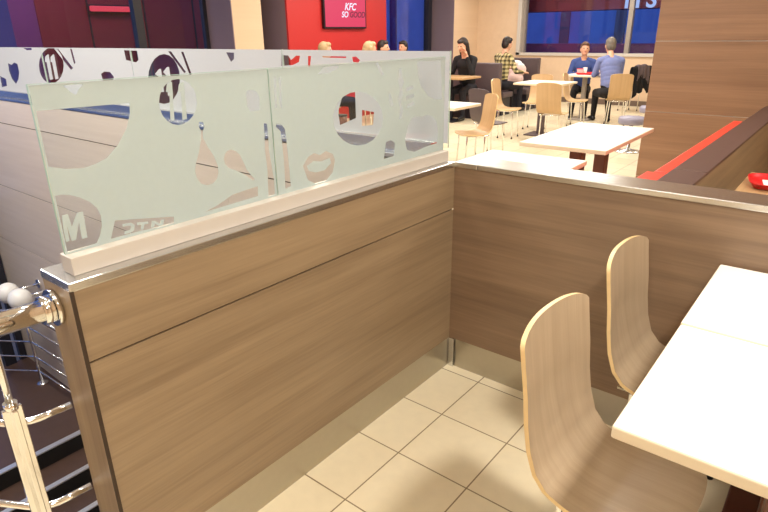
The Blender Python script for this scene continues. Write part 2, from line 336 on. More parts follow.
FAR_CLEAR=[[(-3.649, 1.2973), (-3.6794, 1.2549), (-3.7289, 1.2154), (-3.7934, 1.1827), (-3.8669, 1.1601), (-3.9426, 1.1502), (-4.0125, 1.1545), (-4.069, 1.1729), (-4.1061, 1.2035), (-4.1193, 1.2432), (-4.1076, 1.2876), (-4.0723, 1.3319), (-4.0178, 1.3716), (-3.95, 1.4028), (-3.8761, 1.4225), (-3.8033, 1.4294), (-3.7383, 1.4232), (-3.6868, 1.4046), (-3.6531, 1.3756), (-3.6401, 1.3387)], [(-4.7491, 1.2953), (-4.6804, 1.2797), (-4.6118, 1.3021), (-4.5426, 1.2909), (-4.5455, 1.224), (-4.5965, 1.1632), (-4.6787, 1.1172), (-4.7435, 1.1581), (-4.7693, 1.2264)], [(-4.3679, 1.4274), (-4.1782, 1.4242), (-4.1809, 1.4085), (-4.2783, 1.4055)], [(-3.7588, 1.4222), (-3.6891, 1.421), (-3.4985, 1.2822), (-3.5389, 1.2665)], [(-3.4857, 1.4213), (-3.4563, 1.4207), (-3.4407, 1.3198), (-3.4687, 1.312)], [(-3.0728, 1.2506), (-3.0215, 1.2694), (-2.9355, 1.2683), (-2.8908, 1.2356), (-2.915, 1.2075), (-3.0617, 1.2021)], [(-2.6917, 1.4163), (-2.5254, 1.4142), (-2.5249, 1.3559), (-2.5617, 1.3394), (-2.6866, 1.3533)], [(-2.0681, 1.2504), (-2.0883, 1.203), (-2.1245, 1.1587), (-2.1737, 1.1218), (-2.2317, 1.0961), (-2.2927, 1.0847), (-2.3506, 1.0892), (-2.3991, 1.1094), (-2.4327, 1.1435), (-2.4478, 1.1878), (-2.4428, 1.2375), (-2.4186, 1.2871), (-2.3781, 1.3316), (-2.3259, 1.3665), (-2.2675, 1.3888), (-2.2087, 1.3967), (-2.1549, 1.39), (-2.1107, 1.3696), (-2.08, 1.3375), (-2.0653, 1.2966)], [(-2.1593, 1.4131), (-2.1262, 1.4128), (-1.9929, 1.2943), (-2.0158, 1.2877)], [(-2.0181, 1.4113), (-1.9937, 1.4115), (-1.9058, 1.215), (-1.9282, 1.2081)], [(-1.115, 1.4017), (-1.0618, 1.4013), (-1.0415, 1.3792), (-1.0023, 1.401), (-0.973, 1.4009), (-0.9832, 1.3705), (-1.029, 1.3551), (-1.1211, 1.3482)], [(-0.9156, 1.4001), (-0.8944, 1.4004), (-0.9114, 1.3241), (-0.9221, 1.3238)], [(-0.8181, 1.4013), (-0.6598, 1.401), (-0.6602, 1.3942), (-0.8118, 1.394)], [(-0.6219, 1.3992), (-0.5969, 1.4017), (-0.5727, 1.3866), (-0.5857, 1.3709), (-0.6166, 1.377)], [(-1.5743, 1.4121), (-1.5024, 1.4111), (-1.5081, 1.3772), (-1.5379, 1.3607)], [(-0.726, 1.1398), (-0.6804, 1.2471), (-0.609, 1.255), (-0.6081, 1.1193), (-0.7159, 1.0771)], [(-0.5683, 1.1599), (-0.4938, 1.1556), (-0.5014, 1.0946), (-0.5709, 1.0841)], [(-0.7451, 1.0449), (-0.6371, 1.0495), (-0.4715, 1.0548), (-0.4599, 1.0181), (-0.5484, 0.9899), (-0.6669, 0.9775), (-0.7338, 1.0009)], [(-5.0108, 1.1756), (-4.8837, 1.1533), (-4.8997, 1.0907), (-5.0269, 1.0764)]]
FAR_ISLANDS=[[(-3.9556, 1.3564), (-3.8992, 1.3761), (-3.8807, 1.3763), (-3.8926, 1.1875), (-3.9532, 1.1775), (-3.9473, 1.318), (-3.9756, 1.3175)], [(-3.8536, 1.3577), (-3.7988, 1.3772), (-3.7809, 1.3773), (-3.7891, 1.1949), (-3.848, 1.1851), (-3.8453, 1.3198), (-3.8728, 1.3193)], [(-2.3479, 1.272), (-2.2915, 1.3045), (-2.268, 1.3051), (-2.2719, 1.1621), (-2.3197, 1.1598), (-2.3155, 1.2605)], [(-2.2497, 1.2872), (-2.1954, 1.319), (-2.1727, 1.3195), (-2.1716, 1.1483), (-2.2314, 1.1389), (-2.2199, 1.2697)]]

WORLD = 2.2
EXPO = 0.0
FACADE_FILL = 130
LC = (1, .955, .88)
LAMPS = [(1.87, -.9, 72, .3), (.3, -2.3, 20), (2.4, -3.4, 26), (-.6, -4.2, 20), (-.9, -.8, 26, .4), (-2.8, -1.3, 78), (-4.9, -1.6, 88),  # the three over the stairwell are added to brighten film and walls
         (-.6, 2.2, 48), (2.2, 2.0, 30), (-3.0, 2.0, 50), (-4.9, 4.6, 30), (-3.0, 4.8, 50), (-.4, 5.8, 42), (-4.8, 6.4, 50), (-2.6, 7.4, 50), (-5.0, 9.3, 45), (-2.6, 9.8, 50), (.8, 8.5, 38)]
LAMPS = [(*a[:3], a[3] if len(a) > 3 else .6, LC) for a in LAMPS]

# ------------------------------------------------------------------ the setting
F1 = MB()
SL = -.28                                                   # slab of the dining floor, open over the stairwell
for x0, y0, x1, y1 in ((-7.3, .03, 4.5, 11.3), (-.144, -5.5, 4.5, .03)): F1.box((x0, y0, SL), (x1, y1, 0))
b = bmesh.new()
pts = [(-.145, -5.5), (-.145, -1.74), (-3.6, -3.75), (-7.3, -3.75), (-7.3, -5.5)]
lo = [b.verts.new((x, y, SL)) for x, y in pts]; hi = [b.verts.new((x, y, 0)) for x, y in pts]
b.faces.new(lo[::-1]); b.faces.new(hi)
for i in range(5): b.faces.new((lo[i], lo[(i+1) % 5], hi[(i+1) % 5], hi[i]))
F1.merge(b); struct('floor', F1, 'floor')
struct('ceiling', MB().box((-7.3, -5.5, 2.9), (4.5, 11.3, 3.0)), 'ceiling')
wb = MB()
wb.box((-6.3, 11, 0), (4.5, 11.2, 1.02)).box((-6.3, 11, 1.02), (-5.22, 11.2, 2.9)).box((-.9, 11, 1.02), (4.5, 11.2, 2.9)).box((-5.22, 11, 2.6), (-.9, 11.2, 2.9))
struct('wall_back', wb, 'wall_beige')
struct('wall_right', MB().box((4.5, -5.5, 0), (4.7, 11.2, 2.9)), 'wall_beige')
struct('wall_front', MB().box((-7.3, -5.7, -2.7), (4.5, -5.5, .3)).box((-7.3, -5.7, .3), (-6.8, -5.5, 2.9)).box((-1.2, -5.7, .3), (4.5, -5.5, 2.9)).box((-6.8, -5.7, 2.7), (-1.2, -5.5, 2.9)), 'wall_beige')
w6 = tag(bpy.data.objects.new('window_6', None), kind='structure'); COL.objects.link(w6)  # unseen window, added to give the far steel a blue reflection
f = MB()
for x in (-6.8, -5.42, -4.04, -2.66, -1.28): f.box((x, -5.66, .3), (x+.08, -5.54, 2.7))
f.box((-6.8, -5.66, .3), (-1.2, -5.54, .37)).box((-6.8, -5.66, 2.63), (-1.2, -5.54, 2.7)).build('window_frame', 'frame_dark', w6)
box('window_pane', (-6.78, -5.605, .32), (-1.22, -5.595, 2.68), 'window_glass', w6)
struct('baseboard_back', MB().box((-6.3, 10.975, 0), (4.5, 11, .11)), 'base')
# window-side wall: piers between tall windows
wp = MB(); wp.box((-6.95, 9.935, 0), (-6.3, 11.0, 2.9)); wp.mi = 1; wp.box((-6.95, 9.92, 0), (-6.3, 9.935, 2.9)); tag(wp.build('wall_left_corner', ['wall_beige', 'mauve']), kind='structure')  # mauve slice: shade of the corner side laid on as colour
wp = MB(); wp.box((-6.97, 3.78, 0), (-6.3, 4.34, 2.9)); wp.mi = 1; wp.box((-6.97, 3.765, 0), (-6.3, 3.78, 2.9)); tag(wp.build('wall_left_pier', ['wall_beige', 'mauve']), kind='structure')  # pier side likewise gets its shade as a mauve slice
struct('wall_left_block', MB().box((-6.97, 4.85, 0), (-6.31, 7.43, 2.9)), 'mauve')  # mauve stands for the shade on the side of the red wall
rp_ = tag(box('wall_panel', (-6.31, 4.85, 0), (-6.27, 7.43, 2.9), 'red'), 'tall plain red wall panel behind the hanging screen', 'wall panel')
def window_side(n, y0, y1, z0, mull, frame='frame_dark', xx=-6.9, zt=2.9):
    t = tag(bpy.data.objects.new('window_%d' % n, None), kind='structure'); COL.objects.link(t)
    f = MB(); x0, x1, w = xx-.08, xx, .07
    f.box((x0, y0, z0), (x1, y0+w, zt)).box((x0, y1-w, z0), (x1, y1, zt)).box((x0, y0, z0), (x1, y1, z0+.06)).box((x0, y0, zt-.1), (x1, y1, zt))
    for y in mull: f.box((x0, y-.06, z0), (x1+.03, y+.06, zt))
    f.build('window_frame', frame, t)
    box('window_pane', (xx-.045, y0+.05, z0+.04), (xx-.035, y1-.05, zt-.08), 'window_glass', t)
window_side(1, -5.5, 3.77, 0, (-3.6, -1.2, .62, 2.61))
window_side(2, 4.34, 4.86, 0, (4.74,))
window_side(3, 7.43, 9.92, 0, (9.8,))
window_side(5, -5.5, -.01, -2.4, (-3.9, -2.4, -1.0, -.5, -.2), 'frame_dark', -6.1, -.2)
w4 = tag(bpy.data.objects.new('window_4', None), kind='structure'); COL.objects.link(w4)
f = MB()
f.box((-5.24, 10.97, 1.0), (-5.15, 11.2, 2.62)).box((-.99, 10.97, 1.0), (-.9, 11.2, 2.62)).box((-5.24, 10.97, .99), (-.9, 11.2, 1.05)).box((-5.24, 10.97, 2.54), (-.9, 11.2, 2.62))
f.build('window_frame', 'channel', w4)
MB().box((-2.80, 11.02, 1.05), (-2.71, 11.14, 2.54)).box((-5.15, 11.02, 1.05), (-5.07, 11.14, 2.54)).build('mullion', 'frame_grey', w4)
box('window_pane', (-5.15, 11.10, 1.05), (-.99, 11.11, 2.54), 'window_glass', w4)
t = thing('window_lettering', 'large pale blue letters across the top of the back window', 'lettering', (-2.93, 11.06, 1.93))
xs = 0
for ch, x in (('I', 0), ('T', .14), ('S', .43)):
    text_shape('letter', ch, .44, .02, 'letter', lambda u, v, w, x=x: Vector((x+u, w, v)), t)
# stairwell: lower landing, flight and inner walls
struct('floor_landing', MB().box((-6.12, -3.9, -2.4), (-4.09, 0, -2.2)), 'stone')
st = thing('staircase', 'dark stone stairs with steel edged treads going down beside the partition', 'stairs')
for k in range(7):
    x1 = -4.09+.345*(k+1); z = -2.36-.16*k
    tr = MB().box((-4.09+.345*k, -1.9, z-.16), (x1, -.004, z)).build('tread', 'stone', st)
    MB().box((-4.09+.345*k-.0, -1.9, z+.0), (-4.09+.345*k+.012, -.004, z+.15)).build('riser', 'black', tr)
    MB().box((x1-.045, -1.9, z), (x1+.012, -.004, z+.012)).build('nosing', 'nosing', tr)
MB().box((-4.09-.05, -1.9, -2.2), (-4.078, -.004, -2.188)).build('nosing', 'nosing', st)
struct('wall_stair_end', MB().box((-.145, -5.5, -3.6), (-.05, 0, SL-.003)), 'wood_far')

# ------------------------------------------------------------------ partitions
H = .99
p1 = thing('partition', 'low brown wood partition carrying the patterned glass screen beside the stairs', 'partition')
box('panel', (-.140, -1.595, .786), (0, 0, H-.022), 'wood_y', p1)
box('panel', (-.140, -1.595, .15), (0, 0, .781), 'wood_y', p1)
box('core', (-.137, -1.592, .02), (-.006, 0, .95), 'gap', p1)
box('kick_plate', (-.1, -1.56, 0), (-.004, 0, .15), 'kick', p1)
b = MB().box((-.145, -1.6, 0), (-.003, -1.595, H-.022)); b.build('end_panel', 'wood_end', p1)
MB().box((-.003, -1.602, 0), (.003, -1.594, H-.02)).build('corner_trim', 'gap', p1)
cp = MB(); cp.box((-.147, -1.602, H-.022), (.003, .003, H), .003); cp.build('steel_cap', 'steel', p1)
p2 = thing('partition', 'low brown wood partition with bare steel top in front of the empty white tables', 'partition')
box('panel', (0, .0, .15), (4.4, .145, H-.022), 'wood_x', p2)
box('kick_plate', (0.0, .006, 0), (4.4, .14, .15), 'kick', p2)
for x0, x1 in ((-.0, .11), (.112, 1.9), (1.902, 4.4)): MB().box((x0, -.004, H-.022), (x1, .149, H), .003).build('steel_cap', 'steel', p2)
MB().box((.0, -.006, 0), (.028, 0, .15)).build('corner_trim', 'steel', p2)
p3 = thing('partition', 'tall panelled side of the stairwell, laminate paled for light, under the far glass screen', 'partition')
zs = [-2.2-.6, -1.91, -1.25, -.586, .078, .748, .967]
for z0, z1 in zip(zs, zs[1:]):
    for x0, x1 in ((-6.9, -4.25), (-4.246, -1.62), (-1.616, -.147)):
        box('panel', (x0, 0, z0+.004), (x1, .14, z1-.004), 'wood_far', p3)
box('core', (-6.9, .006, -2.8), (-.147, .134, .96), 'gap', p3)
MB().box((-6.9, -.004, .967), (-.147, .149, .99), .003).build('steel_cap', 'steel', p3)
# glass screens
def screen_front():
    t = thing('glass_screen', 'frosted glass screen with clear cutlery shapes nearest the camera', 'glass screen')
    MB().box((-.088, -1.572, H), (-.032, .0, 1.034), .002).build('channel', 'channel', t)
    for y0, y1 in ((-1.567, -.927), (-.923, .008)):
        p = MB(); p.box((-.074, y0, 1.03), (-.066, y1, 1.41)); p.mi = 1
        for a, c in (((-.0742, y0-.0008, 1.03), (-.0658, y0, 1.41)), ((-.0742, y0, 1.41), (-.0658, y1, 1.4108)), ((-.0742, y1, 1.03), (-.0658, y1+.0008, 1.41))): p.box(a, c)
        pane = p.build('glass_pane', ['glass', 'glass_edge'], t)
        lo, hi = (y0+.004, 1.038), (y1-.004, 1.404)
        bd = [(y0+.0005, 1.0345), (y1-.0005, 1.0345), (y1-.0005, 1.4085), (y0+.0005, 1.4085)]
        flat_shape('frosted_film', bd, [clip(h, lo, hi) for h in FRONT_CLEAR], [clip(h, (lo[0]+.002, lo[1]+.002), hi) for h in FRONT_ISLANDS], .0006, 'film', lambda u, v, w: Vector((-.0648+w, u, v)), pane)
screen_front()
def screen_far():
    t = thing('glass_screen', 'long frosted glass screen with clear shapes along the far side of the stairwell', 'glass screen')
    MB().box((-6.85, .035, H), (-.15, .105, 1.048), .002).build('channel', 'steel', t)
    xs = [-6.85, -4.02, -2.62, -1.11, -.08]
    for x0, x1 in zip(xs, xs[1:]):
        x0 += .004
        p = MB(); p.box((x0, .066, 1.03), (x1, .074, 1.43)); p.mi = 1
        p.box((x0-.0008, .0658, 1.03), (x0, .0742, 1.43)).box((x1, .0658, 1.03), (x1+.0008, .0742, 1.43))
        pane = p.build('glass_pane', ['glass', 'glass_edge'], t)
        lo, hi = (x0+.004, 1.053), (x1-.004, 1.424)
        bd = [(x0+.0005, 1.049), (x1-.0005, 1.049), (x1-.0005, 1.4285), (x0+.0005, 1.4285)]
        flat_shape('frosted_film', bd, [clip(h, lo, hi) for h in FAR_CLEAR], [clip(h, (lo[0]+.002, lo[1]+.002), hi) for h in FAR_ISLANDS], .0006, 'film_far', lambda u, v, w: Vector((u, .0648-w, v)), pane)
screen_far()

# ------------------------------------------------------------------ railings
def arc_path(p0, c, p1, r=.06, n=6):
    p0, c, p1 = map(Vector, (p0, c, p1)); a = (p0-c).normalized(); d = (p1-c).normalized(); out = [p0]
    for i in range(n+1):
        s = i/n; out.append((c+a*r)*(1-s)**2+2*c*s*(1-s)+(c+d*r)*s*s)
    return out+[p1]
rl = thing('stair_railing', 'polished steel stair railing fixed to the end of the low wood partition', 'railing')
D = Vector((-.86, -.5, 0))
def rail(z, x, c, length=2.6): return arc_path((x, -1.602, z), c, tuple(Vector(c)+D*length), .05)
MB().tube(rail(.905, -.10, (-.115, -1.86, .905)), .027, 18).build('handrail', 'chrome', rl)
MB().tube([(-.10, -1.601, .905), (-.10, -1.612, .905)], .045, 20).tube([(-.10, -1.612, .905), (-.101, -1.635, .905)], .034, 20).build('wall_flange', 'chrome', rl)
for z in (.602, .334, .07):
    MB().tube(rail(z, -.158, (-.168, -1.715, z)), .0095, 12).build('rail_bar', 'chrome', rl)
def post(x, y):
    b = MB(); b.box((x-.026, y-.006, -.28), (x+.026, y+.006, .66), .002); b.box((x-.006, y-.022, -.28), (x+.006, y+.022, .66), .002)
    b.tube([(x, y, .64), (x, y, .9)], .009, 10).tube([(x, y, .655), (x, y, .675)], .016, 12)
    b.build('post', 'chrome', rl)
for k in (0, 1.3, 2.5): q = Vector((-.170, -1.728, 0))+D*k; post(q.x, q.y)
r2 = thing('landing_railing', 'thin steel railing on the lower landing in front of the blue lit window', 'railing')
for x, y in ((-5.35, -.14), (-5.76, -.42), (-5.76, -1.5)):
    MB().tube([(x, y, -2.2), (x, y, -1.25)], .02).lathe([(.06, 0), (.06, .012), (.03, .02)], (x, y, -2.2), 16).build('post', 'chrome', r2)
for k in range(5):
    z = -1.28-.19*k
    MB().tube([(-4.3, -.10, z), (-5.35, -.14, z), (-5.76, -.42, z), (-5.76, -3.4, z)], .011 if k else .02, 8).build('rail_bar', 'chrome', r2)
for x, z, lab in ((-5.134, -.943, 'white round globe at the photo edge behind the handrail, left of the two'), (-4.82, -.921, 'white round globe behind the handrail, right of the two')):
    t = thing('white_globe', lab, 'lamp', (x, 0, z), 0, 'white globes')
    MB().ball((0, -.3, 0), .107, None, 28, 18).build('globe', 'white', t)  # plain white ball; arm and wall plate are added to hold it
    MB().tube([(0, -.21, 0), (0, -.01, 0)], .015).build('arm', 'chrome', t)
    MB().tube([(0, -.012, 0), (0, -.001, 0)], .05, 20).build('wall_plate', 'chrome', t)

# ------------------------------------------------------------------ chairs
def shell_mesh(veneer, hw=.178):
    prof = [(-.004, .852), (-.002, .828), (.006, .77), (.018, .69), (.026, .61), (.038, .54), (.058, .482), (.09, .445), (.14, .428), (.20, .424), (.28, .43), (.345, .432), (.38, .426)]
    P = [Vector((x, 0, z)) for x, z in prof]
    L = [0]
    for a, c in zip(P, P[1:]): L.append(L[-1]+(c-a).length)
    def at(s):
        for i in range(len(L)-1):
            if s <= L[i+1] or i == len(L)-2:
                t = (s-L[i])/(L[i+1]-L[i]); return P[i].lerp(P[i+1], t), (P[i+1]-P[i]).normalized()
    NJ, NI = 20, 44
    bm = bmesh.new(); top = []; bot = []; S_ = []
    for j in range(NJ+1):
        q = -1+2*j/NJ; q = math.copysign(1-(1-abs(q))**1.25, q)
        cr = 1-abs(q)**3.0
        s0 = .034*(1-cr**.62); s1 = L[-1]-.03*(1-cr**.5)
        A, B = [], []
        for i in range(NI+1):
            s = s0+(s1-s0)*i/NI; p, t = at(s)
            n = Vector((-t.z, 0, t.x))
            back = max(0, min(1, (p.z-.45)/.2))
            o = Vector((p.x-.022*(1-q*q)*back, hw*q, p.z)); S_.append((s, hw*q))
            A.append(bm.verts.new(o)); B.append(bm.verts.new(o-n*.012))
        top.append(A); bot.append(B)
    def q4(a, b, c, d, mi):
        f = bm.faces.new((a, b, c, d)); f.material_index = mi; f.smooth = True
    for j in range(NJ):
        for i in range(NI):
            q4(top[j][i], top[j+1][i], top[j+1][i+1], top[j][i+1], 0)
            q4(bot[j][i], bot[j][i+1], bot[j+1][i+1], bot[j+1][i], 0)
        q4(top[j][0], bot[j][0], bot[j+1][0], top[j+1][0], 1)
        q4(top[j][NI], top[j+1][NI], bot[j+1][NI], bot[j][NI], 1)
    for i in range(NI):
        q4(top[0][i], top[0][i+1], bot[0][i+1], bot[0][i], 1)
        q4(top[NJ][i], bot[NJ][i], bot[NJ][i+1], top[NJ][i+1], 1)
    uvl = bm.loops.layers.uv.new('UVMap'); bm.verts.index_update()
    for fc in bm.faces:
        for lp in fc.loops: lp[uvl].uv = S_[lp.vert.index//2]
    bm.normal_update()
    es = [e for e in bm.edges if len(e.link_faces) == 2 and e.link_faces[0].material_index != e.link_faces[1].material_index]
    for e in es: e.smooth = False
    bmesh.ops.recalc_face_normals(bm, faces=bm.faces[:])
    me = bpy.data.meshes.new('shell'); bm.to_mesh(me); bm.free()
    me.materials.append(M[veneer]); me.materials.append(M['ply'])
    return me
def make_chair(label, veneer, loc, rz, group):
    t = thing('cafe_chair', label, 'chair', loc, rz, group)
    link('shell', shell_mesh(veneer), t)
    fr = MB()
    for y in (-.13, .13): fr.tube([(.06, y, .405), (.33, y, .405)], .009, 8)
    for x in (.10, .30): fr.tube([(x, -.13, .405), (x, .13, .405)], .009, 8)
    fr.build('seat_frame', 'chrome', t)
    for x, y in ((.10, -.12), (.10, .12), (.31, -.12), (.31, .12)):
        dx = .02 if x < .2 else .03; dy = .02 if y > 0 else -.02
        g = MB().tube([(x+dx*.0, y, .41), (x+dx*.25, y+dy*.3, .39), (x+dx, y+dy, .008)], .0095, 10).build('leg', 'chrome', t)
        MB().lathe([(.013, 0), (.013, .018), (.008, .02)], (x+dx, y+dy, 0), 12).build('foot_cap', 'black', g)
    return t
near = make_chair('bent plywood chair nearest the camera, at the nearer white table', 'shell', (.812, -.785, 0), -3, 'near plywood chairs')
c2 = copy_tree(near); c2.location = (.808, -.200, 0); c2.rotation_euler.z = R(-2)
c2['label'] = 'bent plywood chair against the brown partition, at the second near white table'
# ------------------------------------------------------------------ tables
def flat_top(name, lo, hi, edge, parent, bev=.006):
    b = MB(); b.box(lo, hi, bev, 3)
    for fc in b.bm.faces:
        fc.normal_update(); fc.material_index = 0 if abs(fc.normal.z) > .9 else 1
    return b.build(name, ['white_top', edge], parent)
def white_table(label, x0, x1, y0, y1, cols, edge='cream_edge', zt=.78, group='white cafe tables', rz=0, th=.03):
    cx, cy = (x0+x1)/2, (y0+y1)/2
    t = thing('cafe_table', label, 'table', (cx, cy, 0), rz, group)
    flat_top('tabletop', (x0-cx, y0-cy, zt-th), (x1-cx, y1-cy, zt), edge, t)
    for x, y, w, m in cols:
        MB().box((x-cx-w/2, y-cy-w/2, .02), (x-cx+w/2, y-cy+w/2, zt-th), .004).build('column', m, t)
        MB().box((x-cx-.19, y-cy-.19, 0), (x-cx+.19, y-cy+.19, .02), .006).build('foot_plate', m, t)
    return t
white_table('nearest white table, its front corner at the lower right of the photo', 1.042, 1.72, -1.072, -.538, [(1.41, -.8, .20, 'column')], group='near white tables')
white_table('near white table touching the brown partition beyond the nearest table', 1.040, 1.72, -.530, -.012, [(1.41, -.27, .20, 'column')], group='near white tables')
white_table('empty white table on two dark red columns beside the wood pillar', -.53, .075, 1.69, 2.83, [(-.235, 2.05, .09, 'column'), (-.235, 2.6, .09, 'column')], rz=.8)
white_table('empty white table just behind the steel topped partition', -.53, .10, .55, 1.33, [(-.2, .95, .09, 'column')], rz=1)
white_table('white table with chairs pulled round it in the middle of the far room', -2.88, -2.15, 6.24, 6.93, [(-2.5, 6.5, .09, 'grey_vinyl')])
white_table('small white table partly hidden by the end of the near glass screen', -2.85, -1.93, 3.08, 3.62, [(-2.3, 3.35, .06, 'frame_grey')])
white_table('white table seen through the round clear shape of the near glass screen', -2.05, -1.38, .75, 1.42, [(-1.7, 1.1, .08, 'frame_grey')])
white_table('white table holding a red tray between the two seated men in blue', -2.92, -2.28, 8.22, 8.78, [(-2.62, 8.5, .07, 'frame_grey')])
def far_chair(label, x, y, rz):
    global farc
    if farc is None: farc = make_chair(label, 'shell_far', (x, y, 0), rz, 'far wooden chairs'); return farc
    c = copy_tree(farc); c.location = (x, y, 0); c.rotation_euler.z = R(rz); c['label'] = label; return c
farc = None
far_chair('light wood chair with its back to us at the front of the far room table', -2.07, 5.70, 91)
far_chair('light wood chair seen side on at the left end of the far room table', -3.03, 5.98, 8)
far_chair('light wood chair facing us behind the far room table', -2.86, 7.22, 275)
far_chair('light wood chair side on beyond the far room table, by the boy in blue', -2.62, 7.62, 10)
far_chair('light wood chair with tall back just beyond the near glass screen end', -1.985, 3.93, 232)
far_chair('light wood chair under the man in the light blue sweater', -1.80, 7.91, 117)
far_chair('light wood chair with a black coat over its back by the pillar', -2.12, 10.06, 150)
far_chair('light wood chair under the boy in the dark blue sweatshirt', -2.98, 9.22, -65)
gc = copy_tree(farc); gc.location = (-2.42, 4.42, 0); gc.rotation_euler.z = R(75); gc['label'] = 'grey shelled chair just behind the tall backed wooden chair'
for k in kids(gc):
    if k.name.startswith('shell'):
        k.data = k.data.copy(); k.data.materials.clear(); k.data.materials.append(M['grey_vinyl']); k.data.materials.append(M['frame_grey'])
def stool(label, x, y):
    t = thing('round_stool', label, 'stool', (x, y, 0), 0, 'round stools')
    MB().lathe([(0.0, .36), (.155, .36), (.165, .38), (.165, .43), (.15, .45), (0, .455)], (0, 0, 0), 28).build('seat', 'stool_grey', t)
    MB().tube([(0, 0, .02), (0, 0, .36)], .025).build('pole', 'chrome', t)
    MB().lathe([(.17, 0), (.17, .01), (.04, .03), (0, .03)], (0, 0, 0), 24).build('base', 'steel', t)
stool('round blue grey stool left of the wood pillar, the nearer of two', -.985, 5.9)
stool('round blue grey stool half hidden by the wood pillar, the farther of two', -1.10, 7.2)

# ------------------------------------------------------------------ pillar, bench, tray table
pl = MB()
zz = [0, .078, .74, 1.40, 2.06, 2.72, 2.9]
for z0, z1 in zip(zz, zz[1:]): pl.box((-.385, 4.2, z0+.003), (3.2, 4.6, z1-.003))
pl.mi = 1; pl.box((-.380, 4.205, 0), (3.19, 4.59, 2.9))
tag(pl.build('wall_pillar', ['wood_pillar', 'channel']), kind='structure')
bn = thing('banquette', 'dark topped bench back with a red upholstered strip running to the wood pillar', 'bench')
box('back_panel', (.635, .16, 0), (.772, 4.19, .835), 'wood_y', bn)
for y0, y1 in ((.16, 1.05), (1.054, 4.19)): MB().box((.628, y0, .835), (.780, y1, .852), .003).build('top_rail', 'dark_vinyl', bn)
MB().box((.528, .16, .36), (.628, .95, .846), .008).build('back_cushion', 'red_vinyl', bn)
MB().box((.560, .955, .36), (.628, 3.08, .848), .008).build('back_cushion', 'red_vinyl', bn)
MB().box((.28, .16, .36), (.526, 2.0, .45), .02).build('seat_cushion', 'red_vinyl', bn)
MB().box((.32, .2, 0), (.526, 1.98, .36)).build('plinth', 'wood_y', bn)
tt = thing('wooden_table', 'light wood table holding a red tray beside the dark topped bench back', 'table', (1.25, 1.48, 0))
MB().box((-.365, -.26, .71), (.365, .27, .74), .004).build('tabletop', 'wood_table', tt)
MB().box((-.05, -.05, .02), (.05, .05, .71), .004).build('column', 'column', tt)
MB().box((-.2, -.2, 0), (.2, .2, .02), .004).build('foot_plate', 'column', tt)
def tray(label, c, sx, sy, rz=0, items=True):
    t = thing('serving_tray', label, 'tray', c, rz)
    b = bmesh.new(); n = 32; rings = []
    for k, (g, z) in enumerate(((0, 0), (.012, .004), (.03, .032), (.034, .034), (.028, .026), (.004, .008), (-.02, .006))):
        ring = []
        for i in range(n):
            a = 2*math.pi*i/n; c_, s_ = math.cos(a), math.sin(a)
            r = 1/(abs(c_)**5+abs(s_)**5)**.2
            ring.append(b.verts.new((c_*r*(sx/2-.034+g), s_*r*(sy/2-.034+g), z)))
        rings.append(ring)
    for A, B in zip(rings, rings[1:]):
        for i in range(n): b.faces.new((A[i], A[(i+1) % n], B[(i+1) % n], B[i])).smooth = True
    b.faces.new(rings[0][::-1]); b.faces.new(rings[-1])
    m = MB(); m.merge(b); m.build('tray_body', 'red_plastic', t)
    MB().box((-sx*.3, -sy*.3, .009), (sx*.3, sy*.3, .0105)).build('paper_liner', 'paper', t)
    return t
tray('red plastic tray on the wooden table at the right edge of the photo', (1.09, 1.45, .741), .36, .30, 10)

# ------------------------------------------------------------------ screen on the red wall
tv = thing('wall_screen', 'black framed screen showing pink red advertising on the red wall', 'screen', (-6.27, 6.19, 1.6))
MB().box((0, -.55, -.01), (.06, .57, .72), .006).build('bezel', 'tv_black', tv)
MB().box((.058, -.52, .02), (.063, .54, .69)).build('display', 'tv_screen', tv)
MB().box((-.0, -.1, .2), (.02, .1, .5)).build('wall_bracket', 'tv_black', tv)
to = lambda y, z: (lambda u, v, w: Vector((.0645+w, y+u, z+v)))
text_shape('lettering', 'KFC', .165, .002, 'tv_white', to(-.03, .30), tv, .3)
text_shape('lettering', 'SO', .135, .002, 'tv_white', to(-.11, .18), tv, .2)
text_shape('lettering', 'GOOD', .135, .002, 'tv_dark', to(.10, .18), tv, .2)

